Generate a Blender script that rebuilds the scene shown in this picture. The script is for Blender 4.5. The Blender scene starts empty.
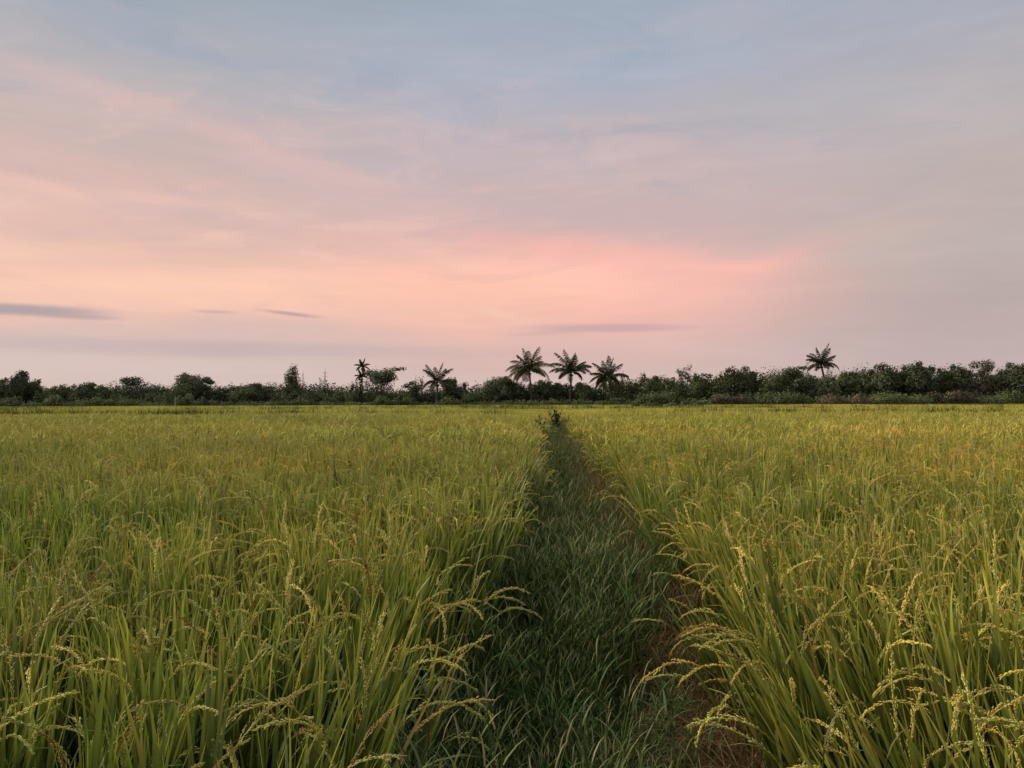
import bpy, math, random
import numpy as np
from mathutils import Vector, Matrix
R = math.radians
rng = np.random.default_rng(7)
random.seed(7)
scene = bpy.context.scene
C = scene.collection

# ------------------------------------------------------------------ camera
CAM = Vector((0, 0, 1.43)); F = 773.0
VX, VY = 557.0, 402.0                      # where +Y at eye level falls in the picture
yaw = math.atan((VX-512)/F); pitch = math.atan((VY-384)/F)
cd = bpy.data.cameras.new('camera'); cam = bpy.data.objects.new('camera', cd); C.objects.link(cam)
cd.sensor_width = 36; cd.lens = F/1024*36; cd.clip_start = 0.05; cd.clip_end = 8000
rot = Matrix.Rotation(yaw, 3, 'Z') @ Matrix.Rotation(R(90)+pitch, 3, 'X') @ Matrix.Rotation(R(-0.17), 3, 'Z')
cam.rotation_euler = rot.to_euler(); cam.location = CAM
scene.camera = cam
def ray(px, py):
    d = rot @ Vector(((px-512)/F, (384-py)/F, -1)); return d.normalized()
def at(px, py, Y):
    d = ray(px, py); return CAM + d*((Y-CAM.y)/d.y)
def azel(px, py):
    d = ray(px, py); return math.atan2(d.x, d.y), math.asin(d.z)

# ------------------------------------------------------------------ tagging
def tag(o, label=None, cat=None, group=None, kind=None):
    if label: o['label'] = label
    if cat: o['category'] = cat
    if group: o['group'] = group
    if kind: o['kind'] = kind
    return o
def empty(name, loc, label, cat, group=None):
    o = bpy.data.objects.new(name, None); C.objects.link(o); o.location = loc; o.empty_display_size = .2
    return tag(o, label, cat, group)

# ------------------------------------------------------------------ materials
def nt(mat):
    mat.use_nodes = True; t = mat.node_tree; t.nodes.clear(); return t
def plant_material(name, transl=.3, gloss=.04, hue_var=.25, field=False, gain=1.0):
    """colour from the per-point attribute 'col', varied per plant and over the ground"""
    m = bpy.data.materials.new(name); t = nt(m); N = t.nodes; L = t.links
    out = N.new('ShaderNodeOutputMaterial')
    a = N.new('ShaderNodeAttribute'); a.attribute_name = 'col'
    oi = N.new('ShaderNodeObjectInfo'); geo = N.new('ShaderNodeNewGeometry')
    col = a.outputs['Color']
    # per plant brightness
    mr = N.new('ShaderNodeMapRange'); mr.inputs['To Min'].default_value = (1-hue_var)*gain; mr.inputs['To Max'].default_value = (1+hue_var)*gain
    L.new(oi.outputs['Random'], mr.inputs['Value'])
    vm = N.new('ShaderNodeVectorMath'); vm.operation = 'SCALE'; L.new(col, vm.inputs[0]); L.new(mr.outputs[0], vm.inputs['Scale'])
    col = vm.outputs[0]
    # patches over the ground
    no = N.new('ShaderNodeTexNoise'); no.inputs['Scale'].default_value = .35 if field else .8; no.inputs['Detail'].default_value = 4
    L.new(geo.outputs['Position'], no.inputs['Vector'])
    rp = N.new('ShaderNodeValToRGB'); rp.color_ramp.elements[0].position = .34; rp.color_ramp.elements[1].position = .66
    rp.color_ramp.elements[0].color = (.80,.92,.80,1); rp.color_ramp.elements[1].color = (1.12,1.04,.95,1)
    L.new(no.outputs['Fac'], rp.inputs['Fac'])
    mx = N.new('ShaderNodeMix'); mx.data_type = 'RGBA'; mx.blend_type = 'MULTIPLY'; mx.inputs['Factor'].default_value = 1
    L.new(col, mx.inputs['A']); L.new(rp.outputs[0], mx.inputs['B']); col = mx.outputs['Result']
    if field:
        sx = N.new('ShaderNodeSeparateXYZ'); L.new(geo.outputs['Position'], sx.inputs[0])
        # yellower rice on the east side, greener on the west
        mp = N.new('ShaderNodeMapRange'); mp.inputs['From Min'].default_value = -6; mp.inputs['From Max'].default_value = 3
        mp.interpolation_type = 'SMOOTHSTEP'; L.new(sx.outputs['X'], mp.inputs['Value'])
        r2 = N.new('ShaderNodeValToRGB'); r2.color_ramp.elements[0].color = (1.02,1.0,.96,1); r2.color_ramp.elements[1].color = (1.12,1.06,.9,1)
        L.new(mp.outputs[0], r2.inputs['Fac'])
        m2 = N.new('ShaderNodeMix'); m2.data_type = 'RGBA'; m2.blend_type = 'MULTIPLY'; m2.inputs['Factor'].default_value = 1
        L.new(col, m2.inputs['A']); L.new(r2.outputs[0], m2.inputs['B']); col = m2.outputs['Result']
        # field-scale bands far away (neighbouring plots at other stages)
        mpv = N.new('ShaderNodeMapping'); mpv.inputs['Scale'].default_value = (.012,.11,.0); L.new(geo.outputs['Position'], mpv.inputs['Vector'])
        n3 = N.new('ShaderNodeTexNoise'); n3.inputs['Scale'].default_value = 1; n3.inputs['Detail'].default_value = 3; L.new(mpv.outputs[0], n3.inputs['Vector'])
        r3 = N.new('ShaderNodeValToRGB'); r3.color_ramp.elements[0].position=.35; r3.color_ramp.elements[1].position=.65
        r3.color_ramp.elements[0].color = (.82,.95,.85,1); r3.color_ramp.elements[1].color = (1.10,1.06,.95,1); L.new(n3.outputs['Fac'], r3.inputs['Fac'])
        m3 = N.new('ShaderNodeMix'); m3.data_type = 'RGBA'; m3.blend_type = 'MULTIPLY'; m3.inputs['Factor'].default_value = 1
        L.new(col, m3.inputs['A']); L.new(r3.outputs[0], m3.inputs['B']); col = m3.outputs['Result']
    d = N.new('ShaderNodeBsdfDiffuse'); L.new(col, d.inputs['Color'])
    tr = N.new('ShaderNodeBsdfTranslucent'); L.new(col, tr.inputs['Color'])
    ms = N.new('ShaderNodeMixShader'); ms.inputs[0].default_value = transl; L.new(d.outputs[0], ms.inputs[1]); L.new(tr.outputs[0], ms.inputs[2])
    gl = N.new('ShaderNodeBsdfGlossy'); gl.inputs['Roughness'].default_value = .45; gl.inputs['Color'].default_value = (.8,.8,.75,1)
    m4 = N.new('ShaderNodeMixShader'); m4.inputs[0].default_value = gloss; L.new(ms.outputs[0], m4.inputs[1]); L.new(gl.outputs[0], m4.inputs[2])
    L.new(m4.outputs[0], out.inputs['Surface'])
    return m
M_RICE = plant_material('rice', .3, .05, .22, True, 1.0)
M_GRASS = plant_material('path_grass', .25, .012, .4)
M_STRAW = plant_material('dead_straw', .15, .02, .3)
M_TREE = plant_material('foliage', .15, .01, .15)
M_WEED = plant_material('weed', .2, .03, .1)
def bark_material(name, c):
    m = bpy.data.materials.new(name); t = nt(m); N=t.nodes; L=t.links
    out = N.new('ShaderNodeOutputMaterial'); b = N.new('ShaderNodeBsdfPrincipled'); b.inputs['Roughness'].default_value=.9
    tc = N.new('ShaderNodeTexCoord'); no = N.new('ShaderNodeTexNoise'); no.inputs['Scale'].default_value=3; no.inputs['Detail'].default_value=6
    L.new(tc.outputs['Object'], no.inputs['Vector']); rp = N.new('ShaderNodeValToRGB')
    rp.color_ramp.elements[0].color=(c[0]*.5,c[1]*.5,c[2]*.5,1); rp.color_ramp.elements[1].color=(c[0]*1.4,c[1]*1.4,c[2]*1.4,1)
    L.new(no.outputs['Fac'], rp.inputs['Fac']); L.new(rp.outputs[0], b.inputs['Base Color']); L.new(b.outputs[0], out.inputs['Surface'])
    return m
M_BARK = bark_material('bark', (.075,.06,.048))
M_PALMBARK = bark_material('palm_bark', (.075,.065,.055))
M_STEEL = bark_material('hazed_steel', (.75,.63,.60))  # pale pink tint puts the distance haze into the steel colour
M_PALEWOOD = bark_material('pale_wood', (.35,.32,.26))

# ------------------------------------------------------------------ mesh collector
class MB:
    def __init__(s): s.v=[]; s.f=[]; s.c=[]; s.n=0
    def add(s, v, f, c):
        v = np.asarray(v, float).reshape(-1,3); c = np.asarray(c, float)
        if c.ndim == 1: c = np.tile(c, (len(v),1))
        s.v.append(v); s.c.append(c); s.f.extend([tuple(i+s.n for i in q) for q in f]); s.n += len(v)
    def mesh(s, name, mat, smooth=True):
        me = bpy.data.meshes.new(name)
        v = np.concatenate(s.v); c = np.concatenate(s.c)
        me.from_pydata(v.tolist(), [], s.f)
        a = me.attributes.new('col', 'FLOAT_COLOR', 'POINT')
        a.data.foreach_set('color', np.column_stack([np.clip(c,0,1), np.ones(len(c))]).ravel().astype(np.float32))
        me.materials.append(mat)
        if smooth: me.polygons.foreach_set('use_smooth', [True]*len(me.polygons))
        return me
    def obj(s, name, mat, parent=None, smooth=True, loc=None, link=True):
        o = bpy.data.objects.new(name, s.mesh(name, mat, smooth))
        if link: C.objects.link(o)
        if parent: o.parent = parent
        if loc is not None: o.location = loc
        return o

def curve_pts(base, az, length, th0, th1, n, p=1.5, wob=0.0):
    """points of a stem/leaf that starts th0 from the vertical and bends to th1"""
    t = np.linspace(0,1,n+1); th = th0 + (th1-th0)*t**p
    ds = length/n; pts = [np.array(base, float)]; a = az
    for i in range(n):
        tm = .5*(th[i]+th[i+1]); a += random.uniform(-wob, wob)
        pts.append(pts[-1] + ds*np.array([math.sin(tm)*math.cos(a), math.sin(tm)*math.sin(a), math.cos(tm)]))
    return np.array(pts), th
def blade(mb, base, az, length, width, th0, th1, n, c0, c1, fold=.25, twist=0., p=1.6, tip=None, wob=.05):
    pts, th = curve_pts(base, az, length, th0, th1, n, p, wob)
    t = np.linspace(0,1,n+1)
    w = width*.5*np.minimum(1, .55+1.6*t)*np.clip((1-t)**.75*1.15, .0, 1)
    c0=np.array(c0); c1=np.array(c1); V=[]; Cc=[]
    for i in range(n+1):
        a = az + math.pi/2 + twist*t[i]
        side = np.array([math.cos(a), math.sin(a), .15*math.sin(twist*t[i]*2)])
        nrm = np.array([-math.cos(th[i])*math.cos(az), -math.cos(th[i])*math.sin(az), math.sin(th[i])])
        cc = c0+(c1-c0)*t[i]
        if tip is not None and t[i] > .8: cc = cc + (np.array(tip)-cc)*(t[i]-.8)*4
        if fold > 0:
            V += [pts[i]-side*w[i]+nrm*fold*w[i], pts[i]-nrm*fold*w[i]*.3, pts[i]+side*w[i]+nrm*fold*w[i]]; Cc += [cc, cc*1.12, cc]
        else:
            V += [pts[i]-side*w[i], pts[i]+side*w[i]]; Cc += [cc, cc]
    k = 3 if fold > 0 else 2; F_=[]
    for i in range(n):
        for j in range(k-1):
            F_.append((i*k+j, i*k+j+1, (i+1)*k+j+1, (i+1)*k+j))
    mb.add(V, F_, np.array(Cc)); return pts
def tube(mb, pts, rad, sides, c):
    pts = np.asarray(pts, float); n=len(pts); rad = np.broadcast_to(rad, (n,)); V=[]; F_=[]
    for i in range(n):
        d = pts[min(i+1,n-1)]-pts[max(i-1,0)]; d /= (np.linalg.norm(d)+1e-9)
        u = np.cross(d, [0,0,1] if abs(d[2])<.9 else [1,0,0]); u/=np.linalg.norm(u); w=np.cross(d,u)
        for k in range(sides):
            a = 2*math.pi*k/sides; V.append(pts[i]+rad[i]*(math.cos(a)*u+math.sin(a)*w))
    for i in range(n-1):
        for k in range(sides):
            F_.append((i*sides+k, i*sides+(k+1)%sides, (i+1)*sides+(k+1)%sides, (i+1)*sides+k))
    c = np.asarray(c, float)
    if c.ndim==2: c = np.repeat(c, sides, 0)
    mb.add(V, F_, c)
def grain(mb, p, d, L_, r, c):
    d = d/np.linalg.norm(d); u = np.cross(d,[.3,.2,1]); u/=np.linalg.norm(u); w=np.cross(d,u)
    V=[p, p+d*L_*.35+u*r, p+d*L_*.35+w*r*.7, p+d*L_*.35-u*r, p+d*L_*.35-w*r*.7, p+d*L_]
    c=np.array(c)
    mb.add(V, [(0,2,1),(0,3,2),(0,4,3),(0,1,4),(5,1,2),(5,2,3),(5,3,4),(5,4,1)], np.array([c*.7,c,c,c,c,c*1.15]))

# rice colours; LOW has the shade deep among the stems painted in
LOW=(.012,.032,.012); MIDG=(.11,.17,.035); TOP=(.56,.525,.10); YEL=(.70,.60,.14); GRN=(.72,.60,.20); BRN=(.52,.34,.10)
def jit(c, s=.15):
    k = 1+random.uniform(-s,s); return np.array([c[0]*k*(1+random.uniform(-s,s)*.6), c[1]*k, c[2]*k])
def mixc(a,b,t): return np.array(a)*(1-t)+np.array(b)*t
def panicle(mb, base, az, th0, th1, length, detail=2, col=None):
    col = jit(GRN if random.random()>.035 else BRN,.18) if col is None else np.array(col)
    if detail < 2: col = mixc(col, TOP, .45)
    n = 10
    pts, th = curve_pts(base, az, length, th0, th1, n, .9, .06)
    if detail == 2:
        tube(mb, pts, np.linspace(.0016,.0007,n+1), 3, col*.8)
        nb = 9
        for b in range(nb):
            t0 = .05+.85*b/nb; i0 = t0*n; i=int(i0); p = pts[i]+(pts[i+1]-pts[i])*(i0-i)
            bl = length*(.26-.13*t0); a2 = az+random.uniform(-.2,.2)/max(.3,math.sin(th[i])); s = th[i]+random.uniform(-.10,.08)
            bp, bt = curve_pts(p, a2, bl, s, s+random.uniform(.25,.5)*abs(th1-th0)*.6+.05, 5, 1.2, .06)
            for g in range(12):
                u = (.04+.96*g/12)*5*.999; k=int(u); q = bp[k]+(bp[k+1]-bp[k])*(u-k)
                dd = bp[k+1]-bp[k]; dd = dd/np.linalg.norm(dd)+rng.normal(0,.22,3)
                grain(mb, q+rng.normal(0,.0012,3), dd, random.uniform(.009,.011), .0021, col*random.uniform(.75,1.25))
        for g in range(7):
            k = int(n*.75)+g%2; grain(mb, pts[min(k+g//4,n)]+rng.normal(0,.002,3), (pts[-1]-pts[-2])+rng.normal(0,.004,3), .009,.0019,col)
    else:
        r = .0050 if detail==1 else .010
        m = 7 if detail==1 else 4
        idx = np.linspace(0,n,m+1).astype(int)
        rad = np.array([.25]+[random.uniform(.7,1.25) for _ in range(m-1)]+[.2])*r
        tube(mb, pts[idx], rad, 3, np.array([col*random.uniform(.8,1.2) for _ in idx]))
        if detail==1:
            for b in range(4):
                k=random.randint(1,5); a2=az+random.uniform(-.8,.8)
                blade(mb, pts[k], a2, length*.4, .008, th[k]-.2, th[k]+.6, 3, col, col*1.1, 0)
    return pts
def rice_tiller(ml, ms, mp, bx, by, az, detail, H=.95, spread=.12, panic=True, droop=None, ripe=.0):
    """one stem with leaves and an ear; ml/ms/mp collect leaves, stems and ears"""
    lean = abs(random.gauss(0, spread))+.02
    sh = H*random.uniform(.62,.74)
    nseg = 6 if detail==2 else 3
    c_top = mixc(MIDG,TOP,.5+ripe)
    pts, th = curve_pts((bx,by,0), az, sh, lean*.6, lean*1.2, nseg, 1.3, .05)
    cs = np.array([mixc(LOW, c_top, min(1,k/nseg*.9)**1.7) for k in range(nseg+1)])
    if detail>=1: tube(ms, pts, np.linspace(.0042,.0022,nseg+1), 3, cs)
    nl = 4 if detail>=1 else 2
    for k in range(nl):
        hf = [.95,.72,.48,.22][k]; i=min(int(hf*nseg),nseg-1); p = pts[i]+(pts[i+1]-pts[i])*(hf*nseg-i)
        flag = k==0
        L_ = random.uniform(.20,.34) if flag else random.uniform(.34,.52)
        a2 = az+random.uniform(-2.6,2.6)
        s = random.uniform(.03,.22); e = s+(random.uniform(.0,.32) if random.random()<.9 else random.uniform(.7,1.9))
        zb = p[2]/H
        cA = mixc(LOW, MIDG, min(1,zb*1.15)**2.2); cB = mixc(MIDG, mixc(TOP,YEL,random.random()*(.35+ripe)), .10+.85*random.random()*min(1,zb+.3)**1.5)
        if not flag and random.random()<.04: cB = jit(BRN)
        w = random.uniform(.012,.020)*(1 if detail==2 else 1.1)
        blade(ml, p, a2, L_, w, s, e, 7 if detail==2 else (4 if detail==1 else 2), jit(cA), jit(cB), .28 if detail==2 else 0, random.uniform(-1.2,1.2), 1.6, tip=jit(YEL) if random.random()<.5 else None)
    if panic:
        dp = droop if droop is not None else random.choice([.4,.8,1.2,1.6,2.0,2.4])
        a3 = az+random.uniform(-.9,.9)
        nk, th2 = curve_pts(pts[-1], a3, .11, th[-1]+.05, th[-1]+.05+dp*.2, 3, 1.2, .03)
        if detail>=1: tube(ms, nk, .0014 if detail==2 else .002, 3, c_top)
        return panicle(mp, nk[-1], a3, th2[-1], th2[-1]+dp*.85, random.uniform(.17,.24), detail, None)

# ------------------------------------------------------------------ scattering (geometry nodes)
def proto_collection(name, objs):
    c = bpy.data.collections.new(name)
    for o in objs: c.objects.link(o)
    return c
def scatter(name, pts, eul, scl, idx, coll):
    me = bpy.data.meshes.new(name); me.vertices.add(len(pts)); me.vertices.foreach_set('co', np.asarray(pts, np.float32).ravel())
    a = me.attributes.new('rot','FLOAT_VECTOR','POINT'); a.data.foreach_set('vector', np.asarray(eul,np.float32).ravel())
    scl = np.asarray(scl,np.float32)
    a = me.attributes.new('scl','FLOAT_VECTOR','POINT'); a.data.foreach_set('vector', scl.ravel())
    a = me.attributes.new('idx','INT','POINT'); a.data.foreach_set('value', np.asarray(idx,np.int32))
    o = bpy.data.objects.new(name, me); C.objects.link(o)
    return o, me
def add_gn(o, layers):
    """layers: list of (first, last, collection) ranges of points in the object's mesh, instanced"""
    g = bpy.data.node_groups.new(o.name+'_nodes','GeometryNodeTree')
    g.interface.new_socket('Geometry', in_out='INPUT', socket_type='NodeSocketGeometry')
    g.interface.new_socket('Geometry', in_out='OUTPUT', socket_type='NodeSocketGeometry')
    N=g.nodes; L=g.links; gi=N.new('NodeGroupInput'); go=N.new('NodeGroupOutput'); jn=N.new('GeometryNodeJoinGeometry')
    def na(nm,ty):
        n=N.new('GeometryNodeInputNamedAttribute'); n.data_type=ty; n.inputs['Name'].default_value=nm; return n.outputs['Attribute']
    rot_=na('rot','FLOAT_VECTOR'); sc_=na('scl','FLOAT_VECTOR'); ix=na('idx','INT'); ly=na('layer','INT')
    for k,coll in enumerate(layers):
        ci=N.new('GeometryNodeCollectionInfo'); ci.inputs['Collection'].default_value=coll; ci.inputs['Separate Children'].default_value=True; ci.inputs['Reset Children'].default_value=True
        ip=N.new('GeometryNodeInstanceOnPoints'); ip.inputs['Pick Instance'].default_value=True
        cp=N.new('FunctionNodeCompare'); cp.data_type='INT'; cp.operation='EQUAL'; L.new(ly,cp.inputs[2]); cp.inputs[3].default_value=k
        L.new(gi.outputs[0],ip.inputs['Points']); L.new(cp.outputs[0],ip.inputs['Selection']); L.new(ci.outputs[0],ip.inputs['Instance'])
        L.new(ix,ip.inputs['Instance Index']); L.new(rot_,ip.inputs['Rotation']); L.new(sc_,ip.inputs['Scale']); L.new(ip.outputs[0],jn.inputs[0])
    L.new(jn.outputs[0],go.inputs[0])
    md=o.modifiers.new('instances','NODES'); md.node_group=g
def eulers(rz, tx, ty):
    """rotation about Z by rz, then tipped towards (tx,ty) by |t| radians"""
    n=len(rz); t=np.hypot(tx,ty)+1e-9; ax=np.stack([-ty/t,tx/t,np.zeros(n)],1)
    c=np.cos(t); s=np.sin(t); K=np.zeros((n,3,3))
    K[:,0,1]=-ax[:,2];K[:,0,2]=ax[:,1];K[:,1,0]=ax[:,2];K[:,1,2]=-ax[:,0];K[:,2,0]=-ax[:,1];K[:,2,1]=ax[:,0]
    T=np.eye(3)[None]+s[:,None,None]*K+(1-c)[:,None,None]*(K@K)
    Z=np.zeros((n,3,3)); Z[:,0,0]=np.cos(rz);Z[:,0,1]=-np.sin(rz);Z[:,1,0]=np.sin(rz);Z[:,1,1]=np.cos(rz);Z[:,2,2]=1
    Mx=T@Z
    return np.stack([np.arctan2(Mx[:,2,1],Mx[:,2,2]), -np.arcsin(np.clip(Mx[:,2,0],-1,1)), np.arctan2(Mx[:,1,0],Mx[:,0,0])],1)
def vnoise(x,y,seed=0):
    def h(i,j): 
        v=np.sin(i*127.1+j*311.7+seed*74.7)*43758.5453; return v-np.floor(v)
    i=np.floor(x);j=np.floor(y);fx=x-i;fy=y-j;fx=fx*fx*(3-2*fx);fy=fy*fy*(3-2*fy)
    return (h(i,j)*(1-fx)+h(i+1,j)*fx)*(1-fy)+(h(i,j+1)*(1-fx)+h(i+1,j+1)*fx)*fy

# clump prototypes -------------------------------------------------
def clump(detail, ntil, seed, ripe, rad=.06, spread=.075, H=.98):
    random.seed(seed); mb=MB()
    for k in range(ntil):
        a=random.uniform(0,6.283); r=rad*math.sqrt(random.random())
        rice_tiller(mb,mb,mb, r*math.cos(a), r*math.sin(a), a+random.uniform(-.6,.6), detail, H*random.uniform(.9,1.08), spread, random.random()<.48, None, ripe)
    return bpy.data.objects.new('rice_clump', mb.mesh('rice_clump', M_RICE))
near_p=[clump(2,14,100+i,.15*(i%3)) for i in range(9)]
mid_p=[clump(1,12,200+i,.15*(i%3)) for i in range(9)]
def patch(seed):
    random.seed(seed); mb=MB(); S=1.4
    for k in range(230):
        x=random.uniform(-S/2,S/2); y=random.uniform(-S/2,S/2); a=random.uniform(0,6.283)
        Ht=.93+random.uniform(-.06,.07)
        c=mixc(TOP,YEL,random.random()*.7)
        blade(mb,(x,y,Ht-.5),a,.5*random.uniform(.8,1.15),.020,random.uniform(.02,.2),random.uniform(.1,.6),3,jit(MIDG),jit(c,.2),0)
        if k%3==0: panicle(mb,(x,y,Ht-.22),a,.2,random.uniform(1,2.2),.22,0)
    return bpy.data.objects.new('rice_patch', mb.mesh('rice_patch', M_RICE))
far_p=[patch(300+i) for i in range(7)]
c_near=proto_collection('rice_near',near_p); c_mid=proto_collection('rice_mid',mid_p); c_far=proto_collection('rice_far',far_p)

PATH_END=29.
def edgeL(y): return -.52+.18*(vnoise(y*1.1,y*0,3)-.5)+.0*y + .05*(vnoise(y*4,y*0,9)-.5)
def edgeR(y): return  .90-.24*np.clip((y-4.)/14,0,1)+.16*(vnoise(y*.9,y*0,5)-.5)+ .06*(vnoise(y*4.3,y*0,8)-.5)
def grid(y0,y1,sp,xl,xr,wid=.92):
    P=[]
    ys=np.arange(y0,y1,sp)
    for y in ys:
        hw=wid*y+1.6
        P.append(np.stack([np.arange(-hw,hw,sp), np.full(len(np.arange(-hw,hw,sp)),y)],1))
    P=np.concatenate(P); P+=rng.uniform(-.3,.3,P.shape)*sp
    return P
def field(name, side, label):
    pts=[];rotv=[];scl=[];idx=[];lay=[]
    for layer,(y0,y1,sp,npro) in enumerate([(1.5,11.,.18,9),(11.,36.,.20,9),(37.2,139,1.05,7)]):
        P=grid(y0,y1,sp,0,0); x=P[:,0];y=P[:,1]
        open_=(y<PATH_END)
        if side<0: keep=np.where(open_, x<edgeL(y)-.02, x<.2)
        else: keep=np.where(open_, x>edgeR(y)+.02, x>=.2)
        if layer==2:
            for (b0,b1) in ((62,63.5),(92,94)): keep&=~((y>b0)&(y<b1))
        else: keep&= (np.hypot(x,y)>.95)
        P=P[keep];x=P[:,0];y=P[:,1];n=len(P)
        e=np.where(side<0, edgeL(y)-x, x-edgeR(y)); e=np.where(y<PATH_END,e,99)
        k=(.36 if side<0 else .35)*(.5+rng.random(n)*.8)*np.exp(-np.maximum(e,0)/(.25 if side<0 else .5))
        tx=-side*k+rng.normal(0,.05,n) ; ty=rng.normal(0,.05,n)-.12*k
        if layer==2: tx*=0;ty*=0
        if side>0: tx-=.04
        E=eulers(rng.uniform(0,6.283,n),tx,ty)
        hs=.80+.14*vnoise(x*.4,y*.4,1)+.10*vnoise(x*1.7,y*1.7,4)+rng.uniform(-.08,.08,n)+(rng.random(n)<.05)*.08
        if layer==2: hs=.90+.12*vnoise(x*.08,y*.15,1)+rng.uniform(-.05,.05,n)
        w=hs*(1.0 if layer<2 else 1.05)
        pts.append(np.stack([x,y,np.zeros(n)],1));rotv.append(E);scl.append(np.stack([w,w,hs],1));idx.append(rng.integers(0,npro,n));lay.append(np.full(n,layer))
    o,me=scatter(name,np.concatenate(pts),np.concatenate(rotv),np.concatenate(scl),np.concatenate(idx),None)
    a=me.attributes.new('layer','INT','POINT'); a.data.foreach_set('value',np.concatenate(lay).astype(np.int32))
    add_gn(o,[c_near,c_mid,c_far]); print(name,len(me.vertices))
    return tag(o,label,'rice',None,'stuff')
field('rice_crop',-1,'green and yellow ripening rice covering the field left of the grassy path')
field('rice_crop',1,'yellower ripening rice covering the field right of the grassy path, leaning over its edge')

# ------------------------------------------------------------------ ground
def ground_h(x,y):
    s=lambda t: t*t*(3-2*t)
    cl=np.clip
    b=s(cl((x+.52)/.2,0,1))*s(cl((1.0-x)/.35,0,1))*s(cl((PATH_END+1-y)/1.,0,1))
    return .13*b + (.03*(vnoise(x*4,y*4,2)-.5)+.02*(vnoise(x*11,y*11,4)-.5))*np.where(np.abs(x)<60,1,0)
xs=np.unique(np.concatenate([np.linspace(-4000,-60,12),np.linspace(-60,-3,30),np.linspace(-3,3,121),np.linspace(3,60,30),np.linspace(60,4000,12)]))
ys=np.unique(np.concatenate([np.linspace(-200,-1,8),np.linspace(-1,12,200),np.linspace(12,32,150),np.linspace(32,160,60),np.linspace(160,6000,14)]))
X,Y=np.meshgrid(xs,ys); Z=ground_h(X,Y)
me=bpy.data.meshes.new('ground'); nx=len(xs); ny=len(ys)
V=np.stack([X.ravel(),Y.ravel(),Z.ravel()],1)
Fg=[(j*nx+i,j*nx+i+1,(j+1)*nx+i+1,(j+1)*nx+i) for j in range(ny-1) for i in range(nx-1)]
me.from_pydata(V.tolist(),[],Fg); me.polygons.foreach_set('use_smooth',[True]*len(me.polygons))
m=bpy.data.materials.new('wet_soil'); t=nt(m); N=t.nodes; L=t.links
out=N.new('ShaderNodeOutputMaterial'); b=N.new('ShaderNodeBsdfPrincipled'); b.inputs['Roughness'].default_value=.8
geo=N.new('ShaderNodeNewGeometry'); no=N.new('ShaderNodeTexNoise'); no.inputs['Scale'].default_value=9; no.inputs['Detail'].default_value=8; L.new(geo.outputs['Position'],no.inputs['Vector'])
rp=N.new('ShaderNodeValToRGB'); rp.color_ramp.elements[0].color=(.018,.016,.010,1); rp.color_ramp.elements[1].color=(.075,.055,.03,1); rp.color_ramp.elements[0].position=.3; rp.color_ramp.elements[1].position=.75
L.new(no.outputs['Fac'],rp.inputs['Fac']); L.new(rp.outputs[0],b.inputs['Base Color'])
bm_=N.new('ShaderNodeBump'); bm_.inputs['Strength'].default_value=.6; bm_.inputs['Distance'].default_value=.03; L.new(no.outputs['Fac'],bm_.inputs['Height']); L.new(bm_.outputs[0],b.inputs['Normal'])
L.new(b.outputs[0],out.inputs['Surface']); me.materials.append(m)
g=bpy.data.objects.new('ground',me); C.objects.link(g); g['kind']='structure'

# ------------------------------------------------------------------ grass on the bund
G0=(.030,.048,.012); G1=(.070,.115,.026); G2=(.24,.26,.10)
def tuft(seed,kind):
    random.seed(seed); mb=MB()
    if kind<4:
        for k in range(22):
            a=random.uniform(0,6.283); r=.045*random.random(); tall=random.random()<.15
            L_=random.uniform(.06,.15)*(1.6 if tall else 1)
            s=random.uniform(.1,.6)
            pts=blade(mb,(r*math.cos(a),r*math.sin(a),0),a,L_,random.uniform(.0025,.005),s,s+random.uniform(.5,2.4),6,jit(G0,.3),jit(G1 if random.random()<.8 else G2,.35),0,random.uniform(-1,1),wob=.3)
    elif kind<6:   # taller stems with side leaves and a thin seed head
        for k in range(4):
            a=random.uniform(0,6.283); H=random.uniform(.22,.40)
            pts,th=curve_pts((0,0,0),a,H,.1,random.uniform(.2,.8),6,1.3,.1)
            tube(mb,pts,np.linspace(.002,.001,7),3,jit(G1))
            for j in range(2,6):
                blade(mb,pts[j],a+random.uniform(-3,3),random.uniform(.05,.12),.005,.5,random.uniform(.9,1.8),4,jit(G1),jit(G2,.3),0)
            blade(mb,pts[-1],a,.045,.0035,.3,1.2,3,jit((.22,.2,.1)),jit((.3,.27,.14)),0)
    else:          # broad-leaved herb
        for k in range(7):
            a=random.uniform(0,6.283); p0=np.array([.02*math.cos(a),.02*math.sin(a),0]); H=random.uniform(.08,.2)
            pts,th=curve_pts(p0,a,H,.1,.8,4,1.2,.1); tube(mb,pts,.0015,3,jit(G1))
            for j in range(1,5):
                blade(mb,pts[j],a+random.uniform(-2,2),random.uniform(.02,.04),.014,.7,1.5,3,jit(G1),jit(G1,.4),0,p=1)
    return bpy.data.objects.new('grass_tuft',mb.mesh('grass_tuft',M_GRASS))
gp=[tuft(400+i,i) for i in range(8)]
c_grass=proto_collection('grass_tufts',gp)
def bank_tuft(seed):
    random.seed(seed); mb=MB()
    for k in range(26):
        a=random.uniform(0,6.283); x,y=random.uniform(-.25,.25),random.uniform(-.15,.15)
        q=random.random(); s0=random.uniform(0,.2)
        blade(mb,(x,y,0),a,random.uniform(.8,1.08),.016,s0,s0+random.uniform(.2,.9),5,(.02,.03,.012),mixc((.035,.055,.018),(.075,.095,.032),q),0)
    return bpy.data.objects.new('bank_tuft',mb.mesh('bank_tuft',M_GRASS))
c_bank=proto_collection('bank_tufts',[bank_tuft(600+i) for i in range(5)])
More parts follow.
